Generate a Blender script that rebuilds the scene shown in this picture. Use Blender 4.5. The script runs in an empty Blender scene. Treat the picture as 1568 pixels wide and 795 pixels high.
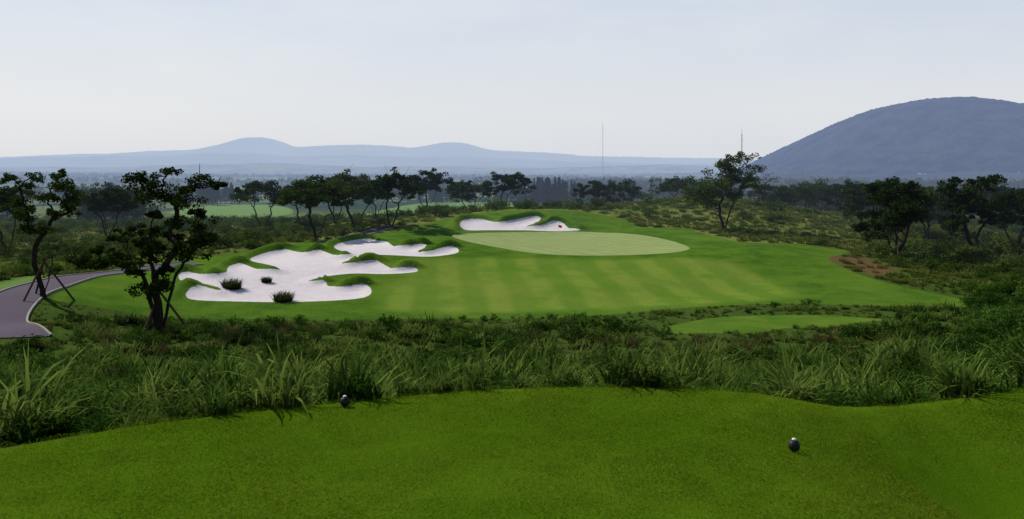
import bpy, math
import numpy as np
rng=np.random.default_rng(11)
F=1358.; CX=784.; HY=268.; EYE=16.
scene=bpy.context.scene
def sst(a,b,x):
    t=np.clip((x-a)/(b-a),0,1); return t*t*(3-2*t)
# ---------------------------------------------------------------- mesh helpers
def make_mesh(name,V,Fq,mats=(),midx=None,smooth=False,attrs=None):
    V=np.asarray(V,dtype=np.float32); Fq=np.asarray(Fq,dtype=np.int32)
    me=bpy.data.meshes.new(name); n=Fq.shape[1]
    me.vertices.add(len(V)); me.loops.add(Fq.size); me.polygons.add(len(Fq))
    me.vertices.foreach_set("co",V.ravel())
    me.loops.foreach_set("vertex_index",Fq.ravel())
    me.polygons.foreach_set("loop_start",np.arange(0,Fq.size,n,dtype=np.int32))
    for m in mats: me.materials.append(m)
    if midx is not None: me.polygons.foreach_set("material_index",np.asarray(midx,dtype=np.int32))
    me.update(calc_edges=True)
    me.polygons.foreach_set("use_smooth",np.full(len(Fq),bool(smooth)))
    if attrs:
        for k,a in attrs.items():
            at=me.attributes.new(k,'FLOAT','POINT'); at.data.foreach_set("value",np.asarray(a,dtype=np.float32).ravel())
    me.validate(); return me
def add_obj(name,me,loc=(0,0,0),coll=None,parent=None):
    o=bpy.data.objects.new(name,me); o.location=loc
    (coll or scene.collection).objects.link(o)
    if parent: o.parent=parent
    return o
class Build:
    def __init__(s): s.V=[];s.F=[];s.M=[];s.n=0
    def add(s,V,Fc,m):
        V=np.asarray(V,float); Fc=np.asarray(Fc,int)
        s.V.append(V); s.F.append(Fc+s.n); s.M.append(np.full(len(Fc),m)); s.n+=len(V)
    def mesh(s,name,mats,smooth=False):
        return make_mesh(name,np.vstack(s.V),np.vstack(s.F),mats,np.concatenate(s.M),smooth)
    def tube(s,P,R,m,k=6):
        P=np.asarray(P,float); n=len(P); T=np.gradient(P,axis=0)
        T/=np.linalg.norm(T,axis=1)[:,None]+1e-9
        a=np.array([1.,0,0]) if abs(T[0][0])<.8 else np.array([0,1.,0])
        U=np.cross(T,a); U/=np.linalg.norm(U,axis=1)[:,None]+1e-9; W=np.cross(T,U)
        ang=np.linspace(0,2*math.pi,k,endpoint=False)
        R=np.asarray(R,float)
        V=P[:,None,:]+R[:,None,None]*(np.cos(ang)[None,:,None]*U[:,None,:]+np.sin(ang)[None,:,None]*W[:,None,:])
        Fc=[]
        for i in range(n-1):
            for j in range(k):
                Fc.append([i*k+j,i*k+(j+1)%k,(i+1)*k+(j+1)%k,(i+1)*k+j])
        s.add(V.reshape(-1,3),Fc,m)
    def lathe(s,prof,c,m,k=24,bump=0):
        prof=np.asarray(prof,float); ang=np.linspace(0,2*math.pi,k,endpoint=False)
        rr=prof[:,0][:,None]*(1+bump*np.cos(ang*8)[None,:])
        V=np.stack([c[0]+rr*np.cos(ang),c[1]+rr*np.sin(ang),c[2]+np.repeat(prof[:,1][:,None],k,1)],-1)
        Fc=[]
        for i in range(len(prof)-1):
            for j in range(k): Fc.append([i*k+j,i*k+(j+1)%k,(i+1)*k+(j+1)%k,(i+1)*k+j])
        s.add(V.reshape(-1,3),Fc,m)
    def leaves(s,C,size,m,rg,flat=0.5,asp=0.55):
        n=len(C); size=np.broadcast_to(size,(n,))*rg.uniform(.6,1.3,n)
        N=rg.normal(size=(n,3)); N[:,2]+=flat; N/=np.linalg.norm(N,axis=1)[:,None]
        A=rg.normal(size=(n,3)); U=np.cross(N,A); U/=np.linalg.norm(U,axis=1)[:,None]; W=np.cross(N,U)
        U*=size[:,None]; W*=size[:,None]*asp
        V=np.stack([C-U,C+W+U*.1,C+U,C-W+U*.1],1).reshape(-1,3)
        s.add(V,np.arange(4*n).reshape(n,4),m)
# ---------------------------------------------------------------- node helpers
def nmat(name):
    m=bpy.data.materials.new(name); m.use_nodes=True; nt=m.node_tree; nt.nodes.clear()
    try: m.cycles.emission_sampling='NONE'
    except Exception: pass
    return m,nt
class NT:
    def __init__(s,nt): s.nt=nt
    def n(s,t,**k):
        x=s.nt.nodes.new(t)
        for a,b in k.items(): setattr(x,a,b)
        return x
    def l(s,a,b): s.nt.links.new(a,b)
    def setin(s,sock,v):
        if isinstance(v,bpy.types.NodeSocket): s.l(v,sock)
        else: sock.default_value=v
    def math(s,op,a,b=0.,clamp=False):
        x=s.n('ShaderNodeMath',operation=op,use_clamp=clamp); s.setin(x.inputs[0],a); s.setin(x.inputs[1],b); return x.outputs[0]
    def mix(s,f,a,b):
        x=s.n('ShaderNodeMixRGB'); s.setin(x.inputs[0],f)
        for i,v in ((1,a),(2,b)):
            if isinstance(v,tuple): x.inputs[i].default_value=(*v,1)
            else: s.l(v,x.inputs[i])
        return x.outputs[0]
    def noise(s,scale,detail=3,rough=.6,vec=None,dist=0):
        x=s.n('ShaderNodeTexNoise'); x.inputs['Scale'].default_value=scale; x.inputs['Detail'].default_value=detail
        x.inputs['Roughness'].default_value=rough; x.inputs['Distortion'].default_value=dist
        if vec is None: vec=s.pos()
        s.l(vec,x.inputs['Vector']); return x.outputs['Fac']
    def pos(s): 
        if not hasattr(s,'_p'): s._p=s.n('ShaderNodeNewGeometry').outputs['Position']
        return s._p
    def scaled(s,v3):
        x=s.n('ShaderNodeVectorMath',operation='MULTIPLY'); s.l(s.pos(),x.inputs[0]); x.inputs[1].default_value=v3; return x.outputs[0]
    def ramp(s,f,a,b):
        x=s.n('ShaderNodeMapRange'); x.interpolation_type='SMOOTHSTEP'
        s.setin(x.inputs['Value'],f); x.inputs['From Min'].default_value=a; x.inputs['From Max'].default_value=b
        return x.outputs['Result']
    def attr(s,n):
        x=s.n('ShaderNodeAttribute'); x.attribute_name=n; return x.outputs['Fac']
    def bump(s,h,st,dist):
        x=s.n('ShaderNodeBump'); x.inputs['Strength'].default_value=st; x.inputs['Distance'].default_value=dist; s.l(h,x.inputs['Height']); return x.outputs['Normal']
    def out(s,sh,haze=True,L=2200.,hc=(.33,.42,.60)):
        if haze:  # aerial haze painted into the material: bluish glow growing with distance from origin
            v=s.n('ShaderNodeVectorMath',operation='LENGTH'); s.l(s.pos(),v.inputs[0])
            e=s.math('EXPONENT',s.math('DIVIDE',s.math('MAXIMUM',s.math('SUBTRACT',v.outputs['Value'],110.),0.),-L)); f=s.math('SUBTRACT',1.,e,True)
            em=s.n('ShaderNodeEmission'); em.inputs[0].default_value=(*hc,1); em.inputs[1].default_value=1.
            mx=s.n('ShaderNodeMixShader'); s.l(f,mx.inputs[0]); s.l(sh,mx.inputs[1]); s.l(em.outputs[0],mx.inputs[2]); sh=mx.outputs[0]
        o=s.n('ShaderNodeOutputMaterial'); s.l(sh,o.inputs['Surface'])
    def diffuse(s,c,nrm=None,rough=.9,spec=.1,trans=None):
        if spec<.05: p=s.n('ShaderNodeBsdfDiffuse'); s.setin(p.inputs['Color'],c if not isinstance(c,tuple) else (*c,1))
        else:
            p=s.n('ShaderNodeBsdfPrincipled'); s.setin(p.inputs['Base Color'],c if not isinstance(c,tuple) else (*c,1))
            s.setin(p.inputs['Roughness'],rough); s.setin(p.inputs['Specular IOR Level'],spec)
        if nrm is not None: s.l(nrm,p.inputs['Normal'])
        sh=p.outputs[0]
        if trans:
            t=s.n('ShaderNodeBsdfTranslucent'); s.setin(t.inputs[0],c if not isinstance(c,tuple) else (*c,1))
            mx=s.n('ShaderNodeMixShader'); mx.inputs[0].default_value=trans; s.l(sh,mx.inputs[1]); s.l(t.outputs[0],mx.inputs[2]); sh=mx.outputs[0]
        return sh
# ---------------------------------------------------------------- terrain heights (spot heights from image pixels at assumed distances, some set directly)
ctrl=[]
def S(px,py,d): ctrl.append(((px-CX)/F*d,d,-(py-HY)/F*d))
def Z(px,d,z): ctrl.append(((px-CX)/F*d,d,z))
for d,z in ((10,-4.2),(17,-4.9),(21,-5.8),(27,-7.05),(35,-8.45)):
    for px in (-300,200,700,1200,1800): Z(px,d,z)
for px,z in ((-300,-9.2),(100,-10.1),(500,-10.4),(900,-10.4),(1300,-10.2),(1800,-9.4)): Z(px,50,z)
for a in ((60,508,58),(300,514,62),(600,514,62),(900,513,62),(1200,499,66),(1500,492,64),(1800,480,66),(-300,470,58),
 (-300,440,72),(0,472,67),(100,460,72),(250,486,74),(420,489,75),(700,488,75),(950,482,76),(1200,468,78),(1470,467,80),(1800,450,82),
 (130,425,86),(290,460,80),(430,445,86),(350,405,98),(200,412,95),(50,415,92),(-200,400,98),(560,397,105),(600,370,118),(480,378,112),
 (560,440,90),(700,440,92),(900,440,92),(1100,438,92),(1300,420,98),(1420,440,90),(1550,420,98),(1800,400,100),
 (700,400,107),(900,393,110),(1060,385,112),(1250,385,112),(1400,395,112),
 (700,361,130),(860,357,138),(1000,358,136),(1100,362,130),(1200,368,126),
 (600,352,134),(700,328,150),(780,322,155),(870,320,157),(950,328,155),
 (1000,310,168),(1080,301,172),(1180,325,158),(1250,347,146),(1350,368,132),(1480,372,130),(1600,372,130),(1800,370,135),
 (300,372,125),(100,368,128),(-150,368,128),(450,368,125),(540,358,135)): S(*a)
for px,z in ((-300,-11.5),(0,-11.2),(300,-11.2),(500,-11),(700,-11.5),(900,-11.5),(1050,-9.),(1200,-10.),(1400,-11),(1800,-11)): Z(px,195,z)
for px in (-300,0,300,600,900,1200,1500,1800):
    Z(px,260,-13.2); Z(px,350,-13.8); Z(px,450,-14)
C=np.array(ctrl); P2=C[:,:2]/100.; N=len(C)
def kern(r2): return r2*np.log(r2+1e-12)
d2=((P2[:,None]-P2[None])**2).sum(-1)
A=np.zeros((N+3,N+3)); A[:N,:N]=kern(d2)+np.eye(N)*1e-4; A[:N,N]=1; A[:N,N+1:]=P2; A[N:,:N]=A[:N,N:].T
wts=np.linalg.solve(A,np.concatenate([C[:,2],np.zeros(3)]))
def Hrbf(x,y):
    x=np.asarray(x,float).ravel(); y=np.asarray(y,float).ravel()
    yc=np.clip(y,12,420); lim=.8*yc+18; xc=np.clip(x,-lim,lim)
    out=np.empty(len(x))
    for i in range(0,len(x),20000):
        q=np.stack([xc[i:i+20000],yc[i:i+20000]],1)/100.
        k=kern(((q[:,None]-P2[None])**2).sum(-1))
        out[i:i+20000]=k@wts[:N]+wts[N]+q@wts[N+1:]
    return out
tee_poly=np.array([(-40,-30),(40,-30),(40,13),(20,16.6),(12,16.6),(9.2,16.0),(7.2,15.7),(5.6,15.2),(3.7,15.95),(1.7,16.15),(-.9,15.7),(-2.8,15.1),(-4.1,14.6),(-5.9,13.7),(-7.3,12.8),(-11,10.6),(-18,6),(-30,-5)],float)
def sdf(poly,x,y,margin=8.):
    x=np.asarray(x,float).ravel(); y=np.asarray(y,float).ravel()
    out=np.full(len(x),margin); lo=poly.min(0)-margin; hi=poly.max(0)+margin
    idx=np.where((x>lo[0])&(x<hi[0])&(y>lo[1])&(y<hi[1]))[0]
    if len(idx)==0: return out
    px=x[idx];py=y[idx]; dm=np.full(len(idx),1e9); ins=np.zeros(len(idx),bool)
    n=len(poly)
    for i in range(n):
        a=poly[i];b=poly[(i+1)%n]; e=b-a; L=(e**2).sum()+1e-12
        t=np.clip(((px-a[0])*e[0]+(py-a[1])*e[1])/L,0,1)
        dd=(px-a[0]-t*e[0])**2+(py-a[1]-t*e[1])**2; dm=np.minimum(dm,dd)
        c=((a[1]>py)!=(b[1]>py)); 
        if e[1]!=0: ins^= c&(px<e[0]*(py-a[1])/e[1]+a[0])
    r=np.sqrt(dm); r[ins]*=-1; out[idx]=np.minimum(r,margin); return out
def catmull(P,closed=True,k=5):
    P=np.asarray(P,float); n=len(P); out=[]
    rngi=range(n) if closed else range(n-1)
    for i in rngi:
        g=(lambda j:P[j%n]) if closed else (lambda j:P[min(max(j,0),n-1)])
        p0,p1,p2,p3=g(i-1),g(i),g(i+1),g(i+2)
        for t in np.linspace(0,1,k,endpoint=False):
            out.append(.5*((2*p1)+(-p0+p2)*t+(2*p0-5*p1+4*p2-p3)*t*t+(-p0+3*p1-3*p2+p3)*t**3))
    if not closed: out.append(P[-1])
    return np.array(out)
tee_s=catmull(tee_poly,k=6)
def H(x,y):
    x=np.asarray(x,float).ravel(); y=np.asarray(y,float).ravel()
    z=Hrbf(x,y)
    r=np.hypot(x,y)
    plain=-14+np.clip(r-1500,0,9000)*.0085
    z=z+(plain-z)*sst(300,430,np.maximum(y,np.abs(x)*.9))
    rough=.24*np.sin(x*.55+1.3*np.sin(y*.21))*np.cos(y*.43+.8*np.sin(x*.3))
    ts=sdf(tee_s,x,y,6.)
    tz=-3.9-.25*sst(4.2,7.0,x)+.25*sst(7.0,10.,x)-.75*sst(4.0,7.5,x)*(1-sst(12.3,15.5,y))-.15*sst(-2,-9,x)+.02*np.sin(x*.9+y*.5)
    z=z+rough*sst(16,22,y)*(1-sst(60,76,y))
    z=z+.22*np.sin(x*.17+.9*np.sin(y*.11)+1)*np.sin(y*.22+.6*np.sin(x*.13))*sst(72,90,y)*(1-sst(190,230,y))
    z=z+(tz-z)*(1-sst(0.1,2.2,ts))
    return z+EYE
def ground(pts,dmin=40,dmax=1500):
    """follow camera rays through image pixels to the modelled ground"""
    ds=np.concatenate([np.arange(dmin,260,.5),np.geomspace(260,dmax,200)])
    out=[]
    for px,py in pts:
        x=(px-CX)/F*ds; z=EYE-(py-HY)/F*ds; h=H(x,ds)
        b=np.where(z<=h)[0]; i=b[0] if len(b) else len(ds)-1
        out.append((x[i],ds[i]))
    return np.array(out)
sand1=[(276,422),(290,420),(318,424),(345,420),(350,411),(372,406),(396,413),(428,416),(418,408),(392,402),(384,398),(410,389),(440,385),(470,389),(492,385),(518,393),(540,391),(512,381),(525,374),(560,368),(590,370),(605,378),(635,378),(652,375),(650,380),(640,386),(656,388),(680,382),(698,380),(700,388),(660,393),(600,391),(565,392),(526,402),(532,406),(575,402),(592,408),(604,413),(635,412),(636,417),(590,421),(545,419),(505,424),(474,430),(480,434),(498,432),(504,440),(530,442),(560,438),(569,446),(560,456),(520,461),(440,464),(360,463),(292,460),(288,448),(308,442),(338,449),(334,441),(305,435),(276,430)]
sand2=[(704,346),(712,339),(740,338),(765,343),(790,339),(815,334),(828,334),(822,341),(806,348),(826,349),(846,342),(862,343),(872,351),(890,353),(850,355),(800,353),(750,353),(715,353)]
green=[(692,361),(715,358),(780,356),(880,355),(960,358),(1020,367),(1055,379),(1040,386),(980,391),(900,392),(820,388),(760,379),(715,370)]
fair=[(590,405),(690,396),(800,396),(900,399),(1040,396),(1110,402),(1150,418),(1200,438),(1212,455),(1130,464),(950,473),(800,478),(650,478),(580,470),(590,440),(630,425)]
lawn=[(80,456),(100,464),(200,481),(350,490),(500,491),(700,489),(850,487),(950,481),(1050,472),(1200,466),(1350,469),(1470,472),(1478,462),(1420,449),(1360,435),(1300,415),(1268,396),(1300,386),(1230,375),(1130,371),(1060,352),(985,349),(950,336),(880,323),(790,322),(740,325),(690,334),(610,352),(550,362),(480,370),(400,384),(330,392),(270,398),(200,410),(165,422),(120,432)]
ftee=[(1005,508),(1060,493),(1130,485),(1220,483),(1300,485),(1356,490),(1300,497),(1200,503),(1100,510)]
far1=[(280,318),(360,313),(430,316),(450,325),(420,332),(340,334),(280,332)]
far2=[(540,334),(620,315),(690,309),(760,311),(850,311),(870,317),(760,322),(680,328),(600,337)]
far3=[(1505,376),(1545,371),(1600,371),(1600,384),(1530,384)]
far4=[(-60,448),(0,434),(45,423),(75,420),(60,428),(10,444),(-20,452)]
soil=[(1262,396),(1300,392),(1345,402),(1368,415),(1345,424),(1305,410)]
polys={}
for k,p in (('sand1',sand1),('sand2',sand2),('green',green),('fair',fair),('lawn',lawn),('ftee',ftee),('far1',far1),('far2',far2),('far3',far3),('far4',far4),('soil',soil)):
    polys[k]=catmull(ground(p,200 if k in('far1','far2') else 50),k=4)
path_pts=catmull(ground([(300,404),(235,411),(180,418),(125,424),(72,438),(28,457),(2,478),(0,497),(30,520)],40),False,8)
path2=catmull(ground([(500,372),(545,362),(575,354),(600,347)],60),False,8)
def offset_line(P,w):
    T=np.gradient(P,axis=0); T/=np.linalg.norm(T,axis=1)[:,None]; Nn=np.stack([-T[:,1],T[:,0]],1); return P+Nn*w
def linedist(P,x,y):
    d=np.full(len(x),1e9)
    for p in P: d=np.minimum(d,np.hypot(x-p[0],y-p[1]))
    return d
# ---------------------------------------------------------------- terrain sheet
ys=np.concatenate([-np.geomspace(25000,30,24),np.arange(-24,4,4),np.arange(4,24,.3),np.arange(24,75,.7),np.arange(75,166,.45),np.arange(166,262,1.2),np.geomspace(263,26000,75)])
xa=np.geomspace(101,26000,36); xs=np.concatenate([-xa[::-1],np.arange(-100,100.1,.45),xa])
GX,GY=np.meshgrid(xs,ys); gx=GX.ravel(); gy=GY.ravel()
gz=H(gx,gy)
att={k:sdf(polys[k],gx,gy) for k in ('lawn','fair','green','ftee','soil')}
att['tee']=sdf(tee_s,gx,gy)
att['sand']=np.minimum(sdf(polys['sand1'],gx,gy),sdf(polys['sand2'],gx,gy))
att['farlawn']=np.minimum.reduce([sdf(polys[k],gx,gy) for k in ('far1','far2','far3','far4')])
sd=att['sand'].reshape(GX.shape)
g=np.gradient(sd,ys,axis=0)*.8-np.gradient(sd,xs,axis=1)*.6
lip=1.0*np.clip(g,0,1)*np.exp(-((sd-.9)/.75)**2)-.15*sst(0,-1.5,sd)
gz=gz+lip.ravel()
nx=len(xs);ny=len(ys)
I,J=np.meshgrid(np.arange(ny-1),np.arange(nx-1),indexing='ij'); a=(I*nx+J).ravel()
FQ=np.stack([a,a+1,a+nx+1,a+nx],1)
m,nt=nmat('terrain_surface'); t=NT(nt)
jit=t.math('MULTIPLY',t.math('SUBTRACT',t.noise(1.6,3),.5),.55)
def mask(name,w=.12,j=1.,off=0.):
    v=t.math('ADD',t.math('SUBTRACT',t.attr(name),off),t.math('MULTIPLY',jit,j)); return t.ramp(v,w,-w)
n1=t.noise(.35,4); n2=t.noise(4.,4); mid=t.noise(11.,5,.75); fine=t.noise(38.,3,.7); vfine=t.noise(120.,2,.7)
sy=t.n('ShaderNodeSeparateXYZ'); t.l(t.pos(),sy.inputs[0])
base=t.mix(n1,(.022,.052,.009),(.055,.10,.017)); base=t.mix(t.ramp(n2,.4,.75),base,(.065,.09,.024))
bk=t.mix(n1,(.085,.12,.024),(.17,.185,.05)); bk=t.mix(t.ramp(n2,.45,.8),bk,(.18,.155,.065)); bk=t.mix(t.ramp(t.noise(.12,4),.45,.62),bk,(.065,.11,.022))
base=t.mix(t.ramp(sy.outputs['Y'],95,125),base,bk)
# distant fields
vor=t.n('ShaderNodeTexVoronoi'); vor.inputs['Scale'].default_value=.006; t.l(t.scaled((1,.5,0)),vor.inputs['Vector'])
sep=t.n('ShaderNodeSeparateColor'); t.l(vor.outputs['Color'],sep.inputs[0])
fld=t.mix(t.ramp(sep.outputs[0],.35,.8),(.02,.045,.02),(.15,.20,.09)); fld=t.mix(t.ramp(t.noise(.02,4),.52,.6),fld,(.015,.03,.018))
base=t.mix(t.ramp(sy.outputs['Y'],260,380),base,fld)
lw=t.mix(t.ramp(n1,.3,.7),(.028,.086,.010),(.070,.148,.015)); lw=t.mix(t.math('MULTIPLY',t.ramp(n2,.35,.8),.7),lw,(.098,.162,.022)); lw=t.mix(t.math('MULTIPLY',t.ramp(t.noise(.07,3),.45,.65),.5),lw,(.095,.165,.02))
# mowing stripes
wob=t.math('MULTIPLY',t.noise(.10,2),1.3)
u=t.math('ADD',sy.outputs['X'],t.math('MULTIPLY',sy.outputs['Y'],.0766)); u=t.math('ADD',u,wob)
st=t.ramp(t.math('SINE',t.math('MULTIPLY',u,math.pi/2.35)),-.7,.7)
st=t.math('MULTIPLY',st,t.ramp(t.noise(.22,3),.28,.58))
fa=t.mix(st,(.086,.172,.020),(.142,.218,.032)); fa=t.mix(t.ramp(t.noise(.13,4),.35,.75),fa,t.mix(.5,fa,(.17,.205,.045))); fa=t.mix(t.ramp(n2,.3,.9),fa,t.mix(.45,fa,(.06,.11,.012)))
u2=t.math('ADD',t.math('MULTIPLY',sy.outputs['X'],.8),t.math('MULTIPLY',sy.outputs['Y'],.6))
gs=t.ramp(t.math('SINE',t.math('MULTIPLY',u2,3.)),-.8,.8)
gr=t.mix(gs,(.225,.295,.11),(.26,.33,.135)); gr=t.mix(t.ramp(n1,.3,.8),gr,(.225,.27,.11)); gr=t.mix(t.ramp(n2,.3,.9),gr,t.mix(.35,gr,(.15,.21,.075)))
te=t.mix(t.ramp(t.noise(.28,4),.3,.7),(.075,.155,.005),(.11,.185,.010))
te=t.mix(t.ramp(fine,.3,.75),t.mix(.6,te,(.02,.07,.002)),te)
sn=t.mix(t.noise(1.1,5),(.50,.47,.51),(.69,.66,.69)); so=t.mix(n2,(.07,.05,.025),(.15,.09,.05))
col=t.mix(mask('soil',.9,5),base,so)
col=t.mix(mask('lawn',.25,1),col,lw); col=t.mix(mask('fair',1.8,2),col,fa)
col=t.mix(mask('green',.15,.2),col,gr); col=t.mix(mask('farlawn',1.5),col,(.12,.21,.06))
col=t.mix(mask('ftee',.2),col,t.mix(.3,lw,fa)); col=t.mix(mask('tee',.25,.5,.45),col,te); smask=mask('sand',.06,.35); col=t.mix(smask,col,sn)
hgt=t.math('ADD',t.math('MULTIPLY',fine,.03),t.math('MULTIPLY',vfine,.015)); hgt=t.math('ADD',hgt,t.math('MULTIPLY',n2,t.math('ADD',t.math('MULTIPLY',t.ramp(sy.outputs['Y'],17,40),.10),.01))); hgt=t.math('ADD',hgt,t.math('MULTIPLY',mid,.03))
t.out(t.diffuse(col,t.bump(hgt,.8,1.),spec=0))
terr=add_obj('terrain',make_mesh('terrain',np.stack([gx,gy,gz],1),FQ,[m],smooth=True,attrs=att))
# ---------------------------------------------------------------- cart paths with kerbs
m_path,nt=nmat('asphalt'); t=NT(nt)
t.out(t.diffuse(t.mix(t.noise(3.,5),(.055,.044,.072),(.09,.075,.108)),t.bump(t.noise(60.),.5,.02)),False)
m_kerb,nt=nmat('kerb_concrete'); t=NT(nt); t.out(t.diffuse(t.mix(t.noise(5.),(.2,.18,.18),(.32,.30,.28))),False)
for P,w in ((path_pts,1.7),(path2,1.3)):
    b=Build(); rows=[offset_line(P,o) for o in np.linspace(-w,w,7)]
    V=[];k=7
    for i in range(len(P)):
        for r in rows: V.append((r[i][0],r[i][1],0))
    V=np.array(V); V[:,2]=H(V[:,0],V[:,1])+.06
    Fc=[[i*k+j,i*k+j+1,(i+1)*k+j+1,(i+1)*k+j] for i in range(len(P)-1) for j in range(k-1)]
    b.add(V,Fc,0)
    for sgn in (-1,1):
        prof=[(w,.0),(w,.16),(w+.14,.16),(w+.14,-.1)]; V=[]
        cols=[offset_line(P,sgn*o) for o,_ in prof]
        for i in range(len(P)):
            hz=float(H([cols[0][i][0]],[cols[0][i][1]])[0])
            for c,(o,z) in zip(cols,prof): V.append((c[i][0],c[i][1],hz+z))
        Fc=[[i*4+j,i*4+j+1,(i+1)*4+j+1,(i+1)*4+j] for i in range(len(P)-1) for j in range(3)]
        b.add(V,Fc,1)
    add_obj('cart_path',b.mesh('cart_path',[m_path,m_kerb]))
# ---------------------------------------------------------------- foliage materials
def leafmat(name,a,b_,scale=1.,trans=.25,haze=True,spec=.0,rough=.6,tip=False,lo=.3,hi=.85,rnd=.3,band=False):
    m,nt=nmat(name); t=NT(nt)
    if rnd>0:
        oi=t.n('ShaderNodeObjectInfo').outputs['Random']
        f=t.math('ADD',t.math('MULTIPLY',t.noise(scale,3),.75),t.math('MULTIPLY',oi,rnd))
    else: f=t.noise(scale,3)
    c=t.mix(t.ramp(f,lo,hi),a,b_)
    if band:   # soft mowing bands across the tee and gentle tonal drift
        s3=t.n('ShaderNodeSeparateXYZ'); t.l(t.pos(),s3.inputs[0])
        q=t.math('ADD',t.math('MULTIPLY',s3.outputs['Y'],1.),t.math('MULTIPLY',s3.outputs['X'],-.18)); q=t.math('ADD',q,t.math('MULTIPLY',t.noise(.5,2),.8))
        bnd=t.math('MULTIPLY',t.ramp(t.math('SINE',t.math('MULTIPLY',q,math.pi/.75)),-.9,.9),.32)
        c=t.mix(bnd,c,t.mix(.5,c,(.035,.085,.003))); c=t.mix(t.math('MULTIPLY',t.ramp(t.noise(.35,4),.4,.7),.4),c,t.mix(.6,c,(.20,.26,.02)))
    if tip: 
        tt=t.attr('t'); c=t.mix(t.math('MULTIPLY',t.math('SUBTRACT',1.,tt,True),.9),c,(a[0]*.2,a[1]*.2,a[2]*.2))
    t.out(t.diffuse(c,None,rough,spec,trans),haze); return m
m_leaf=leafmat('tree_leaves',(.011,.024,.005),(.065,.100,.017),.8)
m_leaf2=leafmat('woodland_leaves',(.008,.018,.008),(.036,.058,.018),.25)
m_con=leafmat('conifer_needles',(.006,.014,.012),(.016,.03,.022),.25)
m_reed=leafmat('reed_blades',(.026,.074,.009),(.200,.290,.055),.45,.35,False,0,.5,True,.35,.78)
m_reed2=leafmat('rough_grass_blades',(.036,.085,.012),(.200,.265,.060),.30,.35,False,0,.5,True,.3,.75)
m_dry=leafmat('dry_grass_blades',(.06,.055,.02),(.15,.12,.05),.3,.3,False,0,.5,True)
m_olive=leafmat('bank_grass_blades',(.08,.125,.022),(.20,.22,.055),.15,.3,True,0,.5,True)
m_shrub=leafmat('shrub_leaves',(.014,.042,.006),(.085,.160,.025),.35,.25,True)
m_shrub2=leafmat('bank_shrub_leaves',(.026,.055,.010),(.115,.165,.035),.35,.25,True)
m_turf=leafmat('turf_blades',(.034,.092,.003),(.245,.330,.022),24.,.35,False,.0,.5,False,.38,.68,0,True)
m_bark,nt=nmat('bark'); t=NT(nt); t.out(t.diffuse(t.mix(t.noise(6.),(.012,.010,.009),(.04,.033,.028)),spec=0))
m_wood,nt=nmat('stake_wood'); t=NT(nt); t.out(t.diffuse(t.mix(t.noise(9.),(.04,.03,.022),(.10,.07,.05)),spec=0))
# ---------------------------------------------------------------- trees
def blob(c,r,flat,n,rg):
    k=7; sub=rg.normal(size=(k,3))*.58; sub[:,2]*=.7
    s=rg.integers(0,k,n); d=rg.normal(size=(n,3)); d/=np.linalg.norm(d,axis=1)[:,None]
    p=sub[s]+d*(rg.random((n,1))**.45)*.5
    p[:,2]*=flat; return np.asarray(c)+p*r
def tree_mesh(name,Hh,W,rg,clumps=None,crad=None,nleaf=230,leaf=.13,stems=3,stakes=False,nc=None,low=.27):
    b=Build()
    if clumps is None:
        nc=nc or 20; clumps=[]
        R=W/2
        for i in range(nc):
            ph=rg.uniform(0,2*math.pi); r=R*.88*math.sqrt((i+.5)/nc); 
            z=Hh*(.95-.24*(r/R)**2)-rg.random()**1.3*Hh*low
            clumps.append((r*math.cos(ph),r*math.sin(ph),z))
    clumps=np.array(clumps,float); crad=crad or W*.14
    nodes=[np.array([0,0,-.2])]; par=[-1]
    hf=Hh*.33; 
    for s_ in range(stems):
        ph=2*math.pi*s_/stems+rg.uniform(0,1.); prev=0
        rad=W*.14
        for k in range(1,6):
            f=k/5; p=np.array([math.cos(ph)*rad*f**.9,math.sin(ph)*rad*f**.9,hf*f])+rg.normal(size=3)*.09*np.array([1,1,.2])
            nodes.append(p); par.append(prev); prev=len(nodes)-1
    order=np.argsort(np.linalg.norm(clumps-[0,0,hf],axis=1)); paths=[]
    for ci in order:
        c=clumps[ci]; A_=np.array(nodes); dd=np.linalg.norm(A_-c,axis=1)+np.where(A_[:,2]>c[2]-.4,3.,0)+np.where(A_[:,2]<hf*.45,2.,0)
        j=int(np.argmin(dd)); p0=nodes[j]; prev=j; ids=[j]
        L=np.linalg.norm(c-p0)
        for k in range(1,6):
            f=k/5; p=p0+(c-p0)*f; p[2]+=math.sin(f*math.pi)*L*.06-0.0; p=p+rg.normal(size=3)*L*.05*(1 if k<5 else 0)
            nodes.append(p); par.append(prev); prev=len(nodes)-1; ids.append(prev)
        paths.append(ids)
    cnt=np.zeros(len(nodes)); 
    for ids in paths:
        j=ids[-1]
        while j>=0: cnt[j]+=1; j=par[j]
    r0=Hh*.0045
    rad=r0*np.maximum(cnt,1)**.52
    for s_ in range(stems):
        ids=[0]+[1+s_*5+k for k in range(5)]; rr=rad[ids]; rr[0]=rr[1]*1.35
        b.tube([nodes[i] for i in ids],rr,1,7)
    for ids in paths: b.tube([nodes[i] for i in ids],np.minimum(rad[ids],rad[ids[1]]*1.1),1,5)
    for c in clumps:
        r=crad*rg.uniform(.65,1.35); b.leaves(blob(c,r,.6,int(nleaf*rg.uniform(.6,1.3)),rg),leaf,0,rg)
        b.tube([c-[0,0,r*.1],c+rg.normal(size=3)*r*.7],[r0*.7,r0*.3],1,4)
    if stakes:
        for k in range(3):
            ph=k*2.1+.25; e=np.array([math.cos(ph)*2.3,math.sin(ph)*2.3,-.3]); b.tube([e,np.array([0,0,3.2])-e*.06*np.array([1,1,0])],[.085,.075],2,6)
    return b.mesh(name,[m_leaf,m_bark,m_wood])
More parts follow.
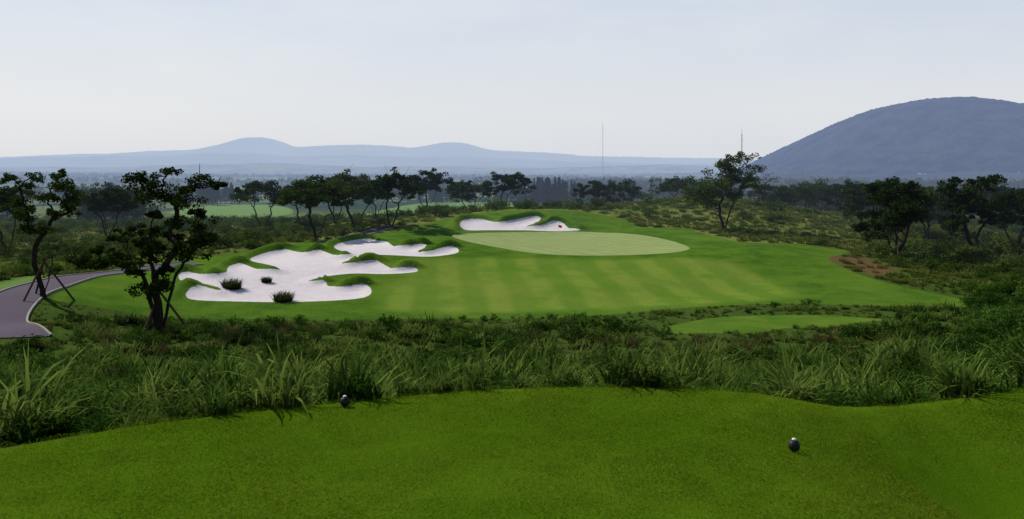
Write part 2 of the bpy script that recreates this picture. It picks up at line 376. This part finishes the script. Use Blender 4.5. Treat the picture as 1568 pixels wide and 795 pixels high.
def place_tree(px,d,ptop,wpx,seed,clpx=None,**k):
    x=(px-CX)/F*d; zb=float(H([x],[d])[0]); zt=EYE-(ptop-HY)/F*d; Hh=zt-zb; W=wpx/F*d
    rg=np.random.default_rng(seed); pm=d/F
    if clpx is not None:
        k['clumps']=[((a-px)*pm,rg.uniform(-1,1)*W*.28,EYE-(c-HY)*pm-zb) for a,c in clpx]
    me=tree_mesh('broadleaf_tree',Hh,W,rg,**k); add_obj('broadleaf_tree',me,(x,d,zb))
T1=[(146,384),(168,368),(198,390),(180,410),(228,368),(262,360),(300,374),(318,362),(212,414),(250,428),(292,348),(154,404),(238,394),(278,394),(225,442),(206,352),(265,408),(136,398),(245,375),(282,376),(215,375),
    (226,275),(254,268),(288,275),(318,285),(234,302),(268,308),(304,304),(250,328),(284,328),(218,288),(245,350),(243,288),(275,292),(262,342)]
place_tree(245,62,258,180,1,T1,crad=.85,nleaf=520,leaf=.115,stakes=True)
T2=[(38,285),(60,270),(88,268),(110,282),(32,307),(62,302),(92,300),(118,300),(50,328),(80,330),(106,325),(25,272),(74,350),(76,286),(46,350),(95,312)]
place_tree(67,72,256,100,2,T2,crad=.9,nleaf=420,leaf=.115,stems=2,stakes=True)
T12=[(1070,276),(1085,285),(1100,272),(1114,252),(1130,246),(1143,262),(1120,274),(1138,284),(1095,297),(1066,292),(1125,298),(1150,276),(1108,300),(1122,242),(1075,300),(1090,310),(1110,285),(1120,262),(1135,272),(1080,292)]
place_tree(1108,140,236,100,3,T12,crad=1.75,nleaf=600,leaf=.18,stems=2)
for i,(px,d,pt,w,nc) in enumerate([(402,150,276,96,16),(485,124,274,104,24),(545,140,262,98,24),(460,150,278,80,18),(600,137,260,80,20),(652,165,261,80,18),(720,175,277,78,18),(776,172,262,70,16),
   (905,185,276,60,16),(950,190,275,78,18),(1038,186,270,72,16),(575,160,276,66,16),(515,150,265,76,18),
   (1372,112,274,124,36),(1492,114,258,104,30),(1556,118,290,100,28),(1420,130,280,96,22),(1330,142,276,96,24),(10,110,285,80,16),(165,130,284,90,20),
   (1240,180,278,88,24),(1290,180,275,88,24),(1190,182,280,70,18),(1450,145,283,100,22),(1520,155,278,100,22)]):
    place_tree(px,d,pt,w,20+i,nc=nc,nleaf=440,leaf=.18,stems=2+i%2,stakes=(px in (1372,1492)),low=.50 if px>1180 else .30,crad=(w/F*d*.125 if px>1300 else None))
# sparse half-bare tree
place_tree(1168,168,254,50,60,nc=12,nleaf=60,leaf=.12,stems=2)
def woodland(name,trees,rg,mat,leaf,nl,conifer=False):
    b=Build()
    for x,y,h,w in trees:
        zb=float(H([x],[y])[0]); b.tube([(x,y,zb-.3),(x+.1,y,zb+h*.5),(x,y,zb+h*.9)],[h*.02,h*.015,h*.005],1,4)
        if conifer:
            t_=rg.random(nl)**.8; r=(1-t_)*w/2*rg.uniform(.3,1.1,nl)+.1; ph=rg.uniform(0,2*math.pi,nl)
            P=np.stack([x+r*np.cos(ph),y+r*np.sin(ph),zb+h*(.15+.85*t_)-r*.2],1)
        else:
            P=[]
            for k in range(7):
                rr=w/2*math.sqrt(rg.random())*.8; ph=rg.uniform(0,6.28)
                P.append(blob((x+rr*math.cos(ph),y+rr*math.sin(ph),zb+h*(rg.uniform(.3,.85)-.1*(2*rr/w))),w*.24,.8,nl//7,rg))
            P=np.vstack(P)
        b.leaves(P,leaf,0,rg)
    add_obj(name,b.mesh(name,[mat,m_bark]))
def belt(p0,p1,d0,d1,n,h0,h1,w0,w1,rg):
    px=rg.uniform(p0,p1,n); d=rg.uniform(d0,d1,n); return [((a-CX)/F*b,b,rg.uniform(h0,h1),rg.uniform(w0,w1)) for a,b in zip(px,d)]
rg=np.random.default_rng(5)
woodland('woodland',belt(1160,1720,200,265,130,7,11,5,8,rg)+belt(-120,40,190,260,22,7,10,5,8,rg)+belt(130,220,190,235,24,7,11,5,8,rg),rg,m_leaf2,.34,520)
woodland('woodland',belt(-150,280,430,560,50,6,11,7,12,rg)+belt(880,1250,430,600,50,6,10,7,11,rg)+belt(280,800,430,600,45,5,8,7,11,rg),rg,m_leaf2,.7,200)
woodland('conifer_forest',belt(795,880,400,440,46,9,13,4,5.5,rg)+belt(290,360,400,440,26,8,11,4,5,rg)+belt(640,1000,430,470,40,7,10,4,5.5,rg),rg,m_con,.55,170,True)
rows=[]
for k in range(34):   # hedgerows between the far fields
    d=rg.uniform(700,3000); px=rg.uniform(-150,1650); L=rg.uniform(120,520)*(d/1200)**.5; ang=rg.uniform(-.3,.3)
    n=int(L/9)
    for j in range(n):
        s_=(j/n-.5)*L; rows.append(((px-CX)/F*d+s_*math.cos(ang)+rg.normal()*2,d+s_*math.sin(ang)+rg.normal()*4,rg.uniform(6,13),rg.uniform(11,17)))
woodland('distant_woodland',rows,rg,m_leaf2,1.7,84)
# ---------------------------------------------------------------- instanced grasses and shrubs
def tuft(name,n,rad,L0,L1,w,mat,rg,droop=1.3,seg=5,zb=-.05):
    ph=rg.uniform(0,2*math.pi,n); r=rad*np.sqrt(rg.random(n)); pa=rg.uniform(0,2*math.pi,n)
    base=np.stack([r*np.cos(pa),r*np.sin(pa),np.full(n,zb)],1); L=rg.uniform(L0,L1,n)
    th0=rg.uniform(.03,.5,n); th1=rg.uniform(.5,droop,n); dirh=np.stack([np.cos(ph),np.sin(ph)],1); sd_=np.stack([-np.sin(ph),np.cos(ph),np.zeros(n)],1)
    p=base.copy(); V=[];T=[]
    for k in range(seg+1):
        f=k/seg; ww=w*(1-f**1.6)*(.6+.8*min(f*2,1))+w*.08
        V.append(np.stack([p-sd_*ww/2,p+sd_*ww/2],1)); T.append(np.full((n,2),f))
        th=th0+th1*f**1.3; st_=L/seg
        p=p+np.concatenate([dirh*(np.sin(th)*st_)[:,None],(np.cos(th)*st_)[:,None]],1)
    V=np.stack(V,1).reshape(-1,3); T=np.stack(T,1).ravel(); m=(seg+1)*2
    o=(np.arange(n)*m)[:,None,None]; q=np.array([[2*k,2*k+1,2*k+3,2*k+2] for k in range(seg)])[None]
    return make_mesh(name,V,(o+q).reshape(-1,4),[mat],attrs={'t':T})
def shrubmesh(name,rg,mat,n=520,leaf=.06):
    b=Build(); P=[]
    for k in range(9):
        a=rg.uniform(0,6.28); r=rg.uniform(0,.5); c=(r*math.cos(a),r*math.sin(a),rg.uniform(.25,.75)); P.append(blob(c,.33,.8,n//9,rg)); b.tube([(0,0,-.1),c],[.02,.008],1,4)
    P=np.vstack(P); P[:,2]=np.abs(P[:,2]); b.leaves(P,leaf,0,rg); return b.mesh(name,[mat,m_bark])
def scatter(name,x,y,scl,meshes,rg,flat=False):
    coll=bpy.data.collections.new(name+'_plants')
    for i,me in enumerate(meshes): coll.objects.link(bpy.data.objects.new('%s_plant_%d'%(name,i),me))
    z=H(x,y); n=len(x); me=bpy.data.meshes.new(name); me.vertices.add(n)
    me.vertices.foreach_set('co',np.stack([x,y,z],1).astype(np.float32).ravel())
    if flat:
        R3=np.stack([(H(x,y+.3)-H(x,y-.3))/.6,-(H(x+.3,y)-H(x-.3,y))/.6,np.zeros(n)],1)
    else: R3=np.stack([rg.normal(0,.12,n),rg.normal(0,.12,n),rg.uniform(0,6.28,n)],1)
    a=me.attributes.new('rot','FLOAT_VECTOR','POINT'); a.data.foreach_set('vector',R3.astype(np.float32).ravel())
    a=me.attributes.new('scl','FLOAT_VECTOR','POINT'); s3=np.stack([scl*rg.uniform(.9,1.3,n),scl*rg.uniform(.9,1.3,n),scl*rg.uniform(.75,1.2,n)],1)
    if flat: s3[:]=1
    a.data.foreach_set('vector',s3.astype(np.float32).ravel())
    a=me.attributes.new('pick','INT','POINT'); a.data.foreach_set('value',rg.integers(0,len(meshes),n).astype(np.int32))
    me.update(); o=add_obj(name,me)
    ng=bpy.data.node_groups.new(name+'_scatter','GeometryNodeTree')
    ng.interface.new_socket('Geometry',in_out='INPUT',socket_type='NodeSocketGeometry'); ng.interface.new_socket('Geometry',in_out='OUTPUT',socket_type='NodeSocketGeometry')
    N_=ng.nodes; gi=N_.new('NodeGroupInput'); go=N_.new('NodeGroupOutput'); ip=N_.new('GeometryNodeInstanceOnPoints'); ci=N_.new('GeometryNodeCollectionInfo')
    ci.inputs['Collection'].default_value=coll; ci.inputs['Separate Children'].default_value=True; ci.inputs['Reset Children'].default_value=True
    def na(nm,dt):
        q=N_.new('GeometryNodeInputNamedAttribute'); q.data_type=dt; q.inputs['Name'].default_value=nm; return q.outputs['Attribute']
    L=ng.links.new; L(gi.outputs[0],ip.inputs['Points']); L(ci.outputs[0],ip.inputs['Instance']); ip.inputs['Pick Instance'].default_value=True
    L(na('pick','INT'),ip.inputs['Instance Index']); L(na('rot','FLOAT_VECTOR'),ip.inputs['Rotation']); L(na('scl','FLOAT_VECTOR'),ip.inputs['Scale'])
    L(ip.outputs[0],go.inputs[0]); md=o.modifiers.new('scatter','NODES'); md.node_group=ng; return o
def cand(y0,y1,dens,rg,side=.64,pad=5):
    area=side*(y1**2-y0**2)+2*pad*(y1-y0); n=int(area*dens)
    y=np.sqrt(rg.uniform(y0**2,y1**2,n)); x=rg.uniform(-1,1,n)*(side*y+pad); return x,y
def free(x,y,mt=.3,ml=.35):
    k=(sdf(tee_s,x,y)>mt)&(sdf(polys['lawn'],x,y)>ml)&(sdf(polys['ftee'],x,y)>.2)&(sdf(polys['far4'],x,y)>.2)&(linedist(path_pts,x,y)>2.1)&(linedist(path2,x,y)>1.6)
    return k
def lown(x,y,s): # smooth pseudo noise 0..1
    return .5+.25*(np.sin(x*s+1.7*np.sin(y*s*.7))+np.sin(y*s*1.3+1.1*np.sin(x*s*.9+2)))
def edge_scale(x,y):
    e=np.minimum(sdf(polys['lawn'],x,y),sdf(polys['ftee'],x,y)); p=linedist(path_pts,x,y)
    s=.45+.55*sst(.5,7,e); s*=.5+.5*sst(2,7,p); return s
# short turf on the tee
turf=[tuft('turf_patch',1500,.62,.012,.028,.0085,m_turf,rg,1.2,1,-.004) for _ in range(6)]
gx_,gy_=np.meshgrid(np.arange(-13,14,.5),np.arange(7.5,17,.5)); x=gx_.ravel()+rg.uniform(-.3,.3,gx_.size); y=gy_.ravel()+rg.uniform(-.3,.3,gx_.size); k=sdf(tee_s,x,y)<.2
scatter('tee_grass',x[k],y[k],np.ones(k.sum()),turf,rg,True)
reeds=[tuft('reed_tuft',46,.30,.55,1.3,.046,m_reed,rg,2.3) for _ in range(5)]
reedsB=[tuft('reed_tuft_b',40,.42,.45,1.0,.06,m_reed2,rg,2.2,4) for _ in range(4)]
shr=[shrubmesh('wild_shrub_mesh',rg,m_shrub) for _ in range(4)]
shr2=[shrubmesh('bank_shrub_mesh',rg,m_shrub2) for _ in range(4)]
x,y=cand(14,40,2.8,rg); k=free(x,y); x,y=x[k],y[k]
s=(.32+.9*lown(x,y,1.0)**1.6+.3*lown(x+9,y,.35))*(1+.2*sst(2,10,x))*rg.uniform(.6,1.25,len(x)); s*=.65+.35*sst(.2,1.5,sdf(tee_s,x,y))
scatter('reed_grass',x,y,s,reeds,rg)
x,y=cand(40,96,1.35,rg); k=free(x,y); x,y=x[k],y[k]
s=(.32+.9*lown(x,y,.6)**1.5)*edge_scale(x,y)*rg.uniform(.55,1.3,len(x)); scatter('reed_grass',x,y,s,reedsB,rg)
x,y=cand(17,40,.45,rg); k=free(x,y,1,1)&(lown(x+30,y,.6)>.4); x,y=x[k],y[k]
scatter('wild_shrubs',x,y,rg.uniform(.5,1.05,len(x)),shr,rg)
x,y=cand(40,96,.18,rg); k=free(x,y,1,1)&(lown(x+30,y,.25)>.42); x,y=x[k],y[k]
scatter('wild_shrubs',x,y,edge_scale(x,y)*rg.uniform(.6,1.4,len(x)),shr,rg)
# taller scrub along the right-hand boundary
n=170; y=rg.uniform(30,92,n); x=y*rg.uniform(.50,.72,n)+1; k=free(x,y,1,1.5); x,y=x[k],y[k]
scatter('wild_shrubs',x,y,rg.uniform(.9,1.9,len(x)),shr,rg)
x,y=cand(96,250,.16,rg,.66); onbank=(x>.12*y)&(x<.40*y)&(y<186)
k=free(x,y,1,1.5)&(sdf(polys['soil'],x,y)>.5)&(~onbank|(rg.random(len(x))<.15)); x,y=x[k],y[k]
k=lown(x,y,.13)+rg.random(len(x))*.5>.6; x,y=x[k],y[k]
scatter('wild_shrubs',x,y,rg.uniform(.8,2.0,len(x)),shr2,rg)
dry=[tuft('dry_tuft',60,.3,.6,1.2,.022,m_dry,rg,.9) for _ in range(2)]
x,y=cand(28,90,.3,rg); k=free(x,y)&(lown(x-13,y+5,.17)>.62); x,y=x[k],y[k]
scatter('dry_grass',x,y,edge_scale(x,y)*rg.uniform(.6,1.0,len(x)),dry,rg)
oli=[tuft('bank_tuft',40,.55,.4,.85,.06,m_olive,rg,1.6,4) for _ in range(3)]
x,y=cand(90,215,.9,rg,.66); k=free(x,y,1,.6)&((x>.12*y)|(rg.random(len(x))<.6))&((sdf(polys['soil'],x,y)>.3)|(rg.random(len(x))<.2)); x,y=x[k],y[k]
scatter('bank_grass',x,y,rg.uniform(.45,1.1,len(x)),oli,rg)
# bunker bushes
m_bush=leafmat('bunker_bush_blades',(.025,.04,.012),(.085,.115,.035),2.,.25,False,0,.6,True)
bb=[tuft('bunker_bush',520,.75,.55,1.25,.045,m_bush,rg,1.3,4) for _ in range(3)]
for (px,py,sc),me in zip(((355,441,1.05),(408,432,.6),(434,462,1.05)),bb):
    q=ground([(px,py)],60)[0]; o=add_obj('bunker_bush',me,(q[0],q[1],float(H([q[0]],[q[1]])[0])-.15)); o.scale=(sc*1.1,sc*1.1,sc)
# ---------------------------------------------------------------- flagstick, tee markers, masts
def simple(name,c,rough=.5,spec=.5,haze=False):
    m,nt=nmat(name); t=NT(nt); t.out(t.diffuse(t.mix(t.noise(20.),c,tuple(v*.75 for v in c)),None,rough,spec),haze); return m
m_white=simple('white_paint',(.75,.75,.75)); m_red=simple('red_flag_cloth',(.75,.03,.03),.8,.1); m_dark=simple('marker_stone',(.010,.012,.010),.6,.2)
q=ground([(855,368)],60)[0]; zb=float(H([q[0]],[q[1]])[0]); b=Build()
b.tube([(0,0,-.1),(0,0,2.3)],[.022,.018],0,8)
uu,vv=np.meshgrid(np.linspace(0,.5,9),np.linspace(0,.36,5)); V=np.stack([uu.ravel()+.02,.06*np.sin(uu.ravel()*11),1.9+vv.ravel()-uu.ravel()*.25],1)
b.add(V,[[j*9+i,j*9+i+1,(j+1)*9+i+1,(j+1)*9+i] for j in range(4) for i in range(8)],1)
b.lathe([(.06,.015),(.075,.012),(.075,.0)],(0,0,0),2,16)
add_obj('golf_flagstick',b.mesh('golf_flagstick',[m_white,m_red,m_dark]),(q[0],q[1],zb))
for px,py in ((528,634),(1216,697)):
    q=ground([(px,py)],8)[0]; zb=float(H([q[0]],[q[1]])[0]); b=Build()
    th=np.linspace(-1.35,1.5,14); b.lathe([(.035,-.02),(.035,.02)]+[(.082*math.cos(a),.095+.085*math.sin(a)) for a in th],(0,0,0),0,32,.02)
    b.lathe([(.03,.176),(.032,.186),(.022,.196),(.001,.199)],(0,0,0),1,16)
    add_obj('tee_marker',b.mesh('tee_marker',[m_dark,m_white],True),(q[0],q[1],zb))
m_steel=simple('mast_steel',(.05,.055,.06),.6,.3,True)
def mast(px,d,top,wid):
    x=(px-CX)/F*d; zb=float(H([x],[d])[0]); h=EYE-(top-HY)/F*d-zb; b=Build(); cs=[(wid*math.cos(a),wid*math.sin(a)) for a in (0,2.1,4.2)]
    for cx,cy in cs: b.tube([(cx,cy,0),(cx*.6,cy*.6,h*.9)],[wid*.28,wid*.2],0,4)
    n=30
    for i in range(n):
        a=cs[i%3]; c=cs[(i+1)%3]; b.tube([(a[0],a[1],h*.9*i/n),(c[0],c[1],h*.9*(i+1)/n)],[wid*.15,wid*.15],0,4)
    b.tube([(0,0,h*.88),(0,0,h)],[wid*.3,wid*.15],0,5)
    for a in (0,2.1,4.2): b.tube([(math.cos(a)*h*.35,math.sin(a)*h*.35,0),(0,0,h*.85)],[wid*.04,wid*.04],0,3)
    add_obj('radio_mast',b.mesh('radio_mast',[m_steel]),(x,d,zb))
mast(923,1500,183,.5); mast(1136,600,195,.4)
# ---------------------------------------------------------------- hills
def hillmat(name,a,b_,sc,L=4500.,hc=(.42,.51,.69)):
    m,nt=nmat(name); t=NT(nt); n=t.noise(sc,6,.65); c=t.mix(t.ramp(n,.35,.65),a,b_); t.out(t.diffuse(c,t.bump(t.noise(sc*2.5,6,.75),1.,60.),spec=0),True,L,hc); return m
def hill(name,prof,d,depth,mat,amp,rg,round_=False,rr=0):
    prof=np.array(prof,float); X=(prof[:,0]-CX)/F*d; Zr=EYE-(prof[:,1]-HY)/F*d
    nx_=700; xx=np.linspace(X[0],X[-1],nx_); zr=np.interp(xx,X,Zr)
    kk=np.ones(7)/7; zr=np.convolve(np.pad(zr,3,'edge'),kk,'valid')
    ss=np.linspace(-1,1,81); V=[]
    phs=rg.uniform(0,6.28,(10,3))
    for s_ in ss:
        f=np.cos(s_*math.pi/2)**(1.3 if not round_ else 1.0)
        nz=sum(np.sin(xx/(depth*.9/(i+1))*6+phs[i,0]+3*s_*(i+1)*.6+phs[i,1]+1.5*np.sin(xx/depth*3+phs[i,2]))/(i+1) for i in range(10))*amp
        z=-30+(zr+30)*f+nz*(1-.75*f**4)*f+rg.normal(0,1,nx_)*rr
        V.append(np.stack([xx,np.full(nx_,d+s_*depth),z],1))
    V=np.vstack(V); Ii,Jj=np.meshgrid(np.arange(80),np.arange(nx_-1),indexing='ij'); a=(Ii*nx_+Jj).ravel()
    add_obj(name,make_mesh(name,V,np.stack([a,a+1,a+nx_+1,a+nx_],1),[mat],smooth=True))
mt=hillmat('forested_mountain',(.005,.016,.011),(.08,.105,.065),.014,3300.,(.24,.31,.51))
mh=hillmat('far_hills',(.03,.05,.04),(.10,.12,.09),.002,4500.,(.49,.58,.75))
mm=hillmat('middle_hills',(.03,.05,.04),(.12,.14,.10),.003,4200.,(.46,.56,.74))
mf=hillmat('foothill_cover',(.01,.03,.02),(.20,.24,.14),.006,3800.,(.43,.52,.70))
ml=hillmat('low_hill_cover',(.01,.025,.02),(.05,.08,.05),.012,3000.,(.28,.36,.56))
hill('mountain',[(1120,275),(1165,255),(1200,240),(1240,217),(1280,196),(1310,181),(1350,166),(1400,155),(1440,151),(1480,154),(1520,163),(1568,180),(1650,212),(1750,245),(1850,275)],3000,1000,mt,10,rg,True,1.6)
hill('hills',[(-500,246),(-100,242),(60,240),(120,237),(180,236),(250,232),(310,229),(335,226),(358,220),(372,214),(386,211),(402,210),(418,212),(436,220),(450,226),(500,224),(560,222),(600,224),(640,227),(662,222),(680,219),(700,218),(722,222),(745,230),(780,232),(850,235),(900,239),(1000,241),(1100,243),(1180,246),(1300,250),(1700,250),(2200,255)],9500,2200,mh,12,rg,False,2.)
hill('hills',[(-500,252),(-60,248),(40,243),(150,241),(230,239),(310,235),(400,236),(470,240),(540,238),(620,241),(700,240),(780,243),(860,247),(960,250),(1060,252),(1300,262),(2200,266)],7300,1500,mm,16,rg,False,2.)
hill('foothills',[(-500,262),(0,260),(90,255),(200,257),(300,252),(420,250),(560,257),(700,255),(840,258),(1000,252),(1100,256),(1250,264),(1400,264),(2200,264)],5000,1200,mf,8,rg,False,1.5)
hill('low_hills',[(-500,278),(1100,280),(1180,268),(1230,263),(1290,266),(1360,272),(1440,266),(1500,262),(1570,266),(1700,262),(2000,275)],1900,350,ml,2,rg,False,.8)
# ---------------------------------------------------------------- light, sky, camera
el=math.radians(43); az=math.radians(-55)
w=bpy.data.worlds.new('World'); scene.world=w; w.use_nodes=True; nt=w.node_tree; nt.nodes.clear(); t=NT(nt)
sky=t.n('ShaderNodeTexSky'); sky.sky_type='NISHITA'; sky.sun_disc=False; sky.sun_elevation=el; sky.sun_rotation=az; sky.dust_density=3.; sky.air_density=1.2
b1=t.n('ShaderNodeBackground'); t.l(sky.outputs[0],b1.inputs[0]); b1.inputs[1].default_value=.08
tc=t.n('ShaderNodeTexCoord').outputs['Generated']; sp=t.n('ShaderNodeSeparateXYZ'); t.l(tc,sp.inputs[0])
cr=t.n('ShaderNodeValToRGB'); t.l(sp.outputs['Z'],cr.inputs[0]); e=cr.color_ramp.elements
e[0].position=0; e[0].color=(.80,.84,.90,1); e[1].position=1; e[1].color=(.06,.10,.20,1)
for p,c in ((.07,(.83,.86,.91,1)),(.19,(.68,.76,.88,1)),(.34,(.26,.33,.5,1))):
    q=cr.color_ramp.elements.new(p); q.color=c
mp=t.n('ShaderNodeVectorMath',operation='MULTIPLY'); t.l(tc,mp.inputs[0]); mp.inputs[1].default_value=(1,1,3.5)
cl=t.noise(2.2,5,.55,mp.outputs[0]); skc=t.mix(t.math('MULTIPLY',t.math('MULTIPLY',t.ramp(cl,.4,.75),.8),t.ramp(sp.outputs['Z'],.5,.1)),cr.outputs[0],(.85,.88,.92))
b2=t.n('ShaderNodeBackground'); t.l(skc,b2.inputs[0]); b2.inputs[1].default_value=1.
mx=t.n('ShaderNodeMixShader'); mx.inputs[0].default_value=.82; t.l(b1.outputs[0],mx.inputs[1]); t.l(b2.outputs[0],mx.inputs[2])
wo=t.n('ShaderNodeOutputWorld'); t.l(mx.outputs[0],wo.inputs[0])
sl=bpy.data.lights.new('sun','SUN'); sl.energy=5.0; sl.angle=math.radians(.5); sl.color=(1,.93,.80)
so_=bpy.data.objects.new('sun',sl); scene.collection.objects.link(so_)
from mathutils import Vector
dv=Vector((math.sin(az)*math.cos(el),math.cos(az)*math.cos(el),math.sin(el))); so_.rotation_euler=dv.to_track_quat('Z','Y').to_euler(); so_.location=dv*50
cam=bpy.data.cameras.new('camera'); co=bpy.data.objects.new('camera',cam); scene.collection.objects.link(co); scene.camera=co
co.location=(0,0,EYE); co.rotation_euler=(math.pi/2,0,0); cam.sensor_width=36; cam.lens=36*F/1568; cam.shift_y=-129.5/1568; cam.clip_start=.1; cam.clip_end=60000
scene.view_settings.view_transform='Standard'; scene.view_settings.look='None'; scene.view_settings.exposure=0
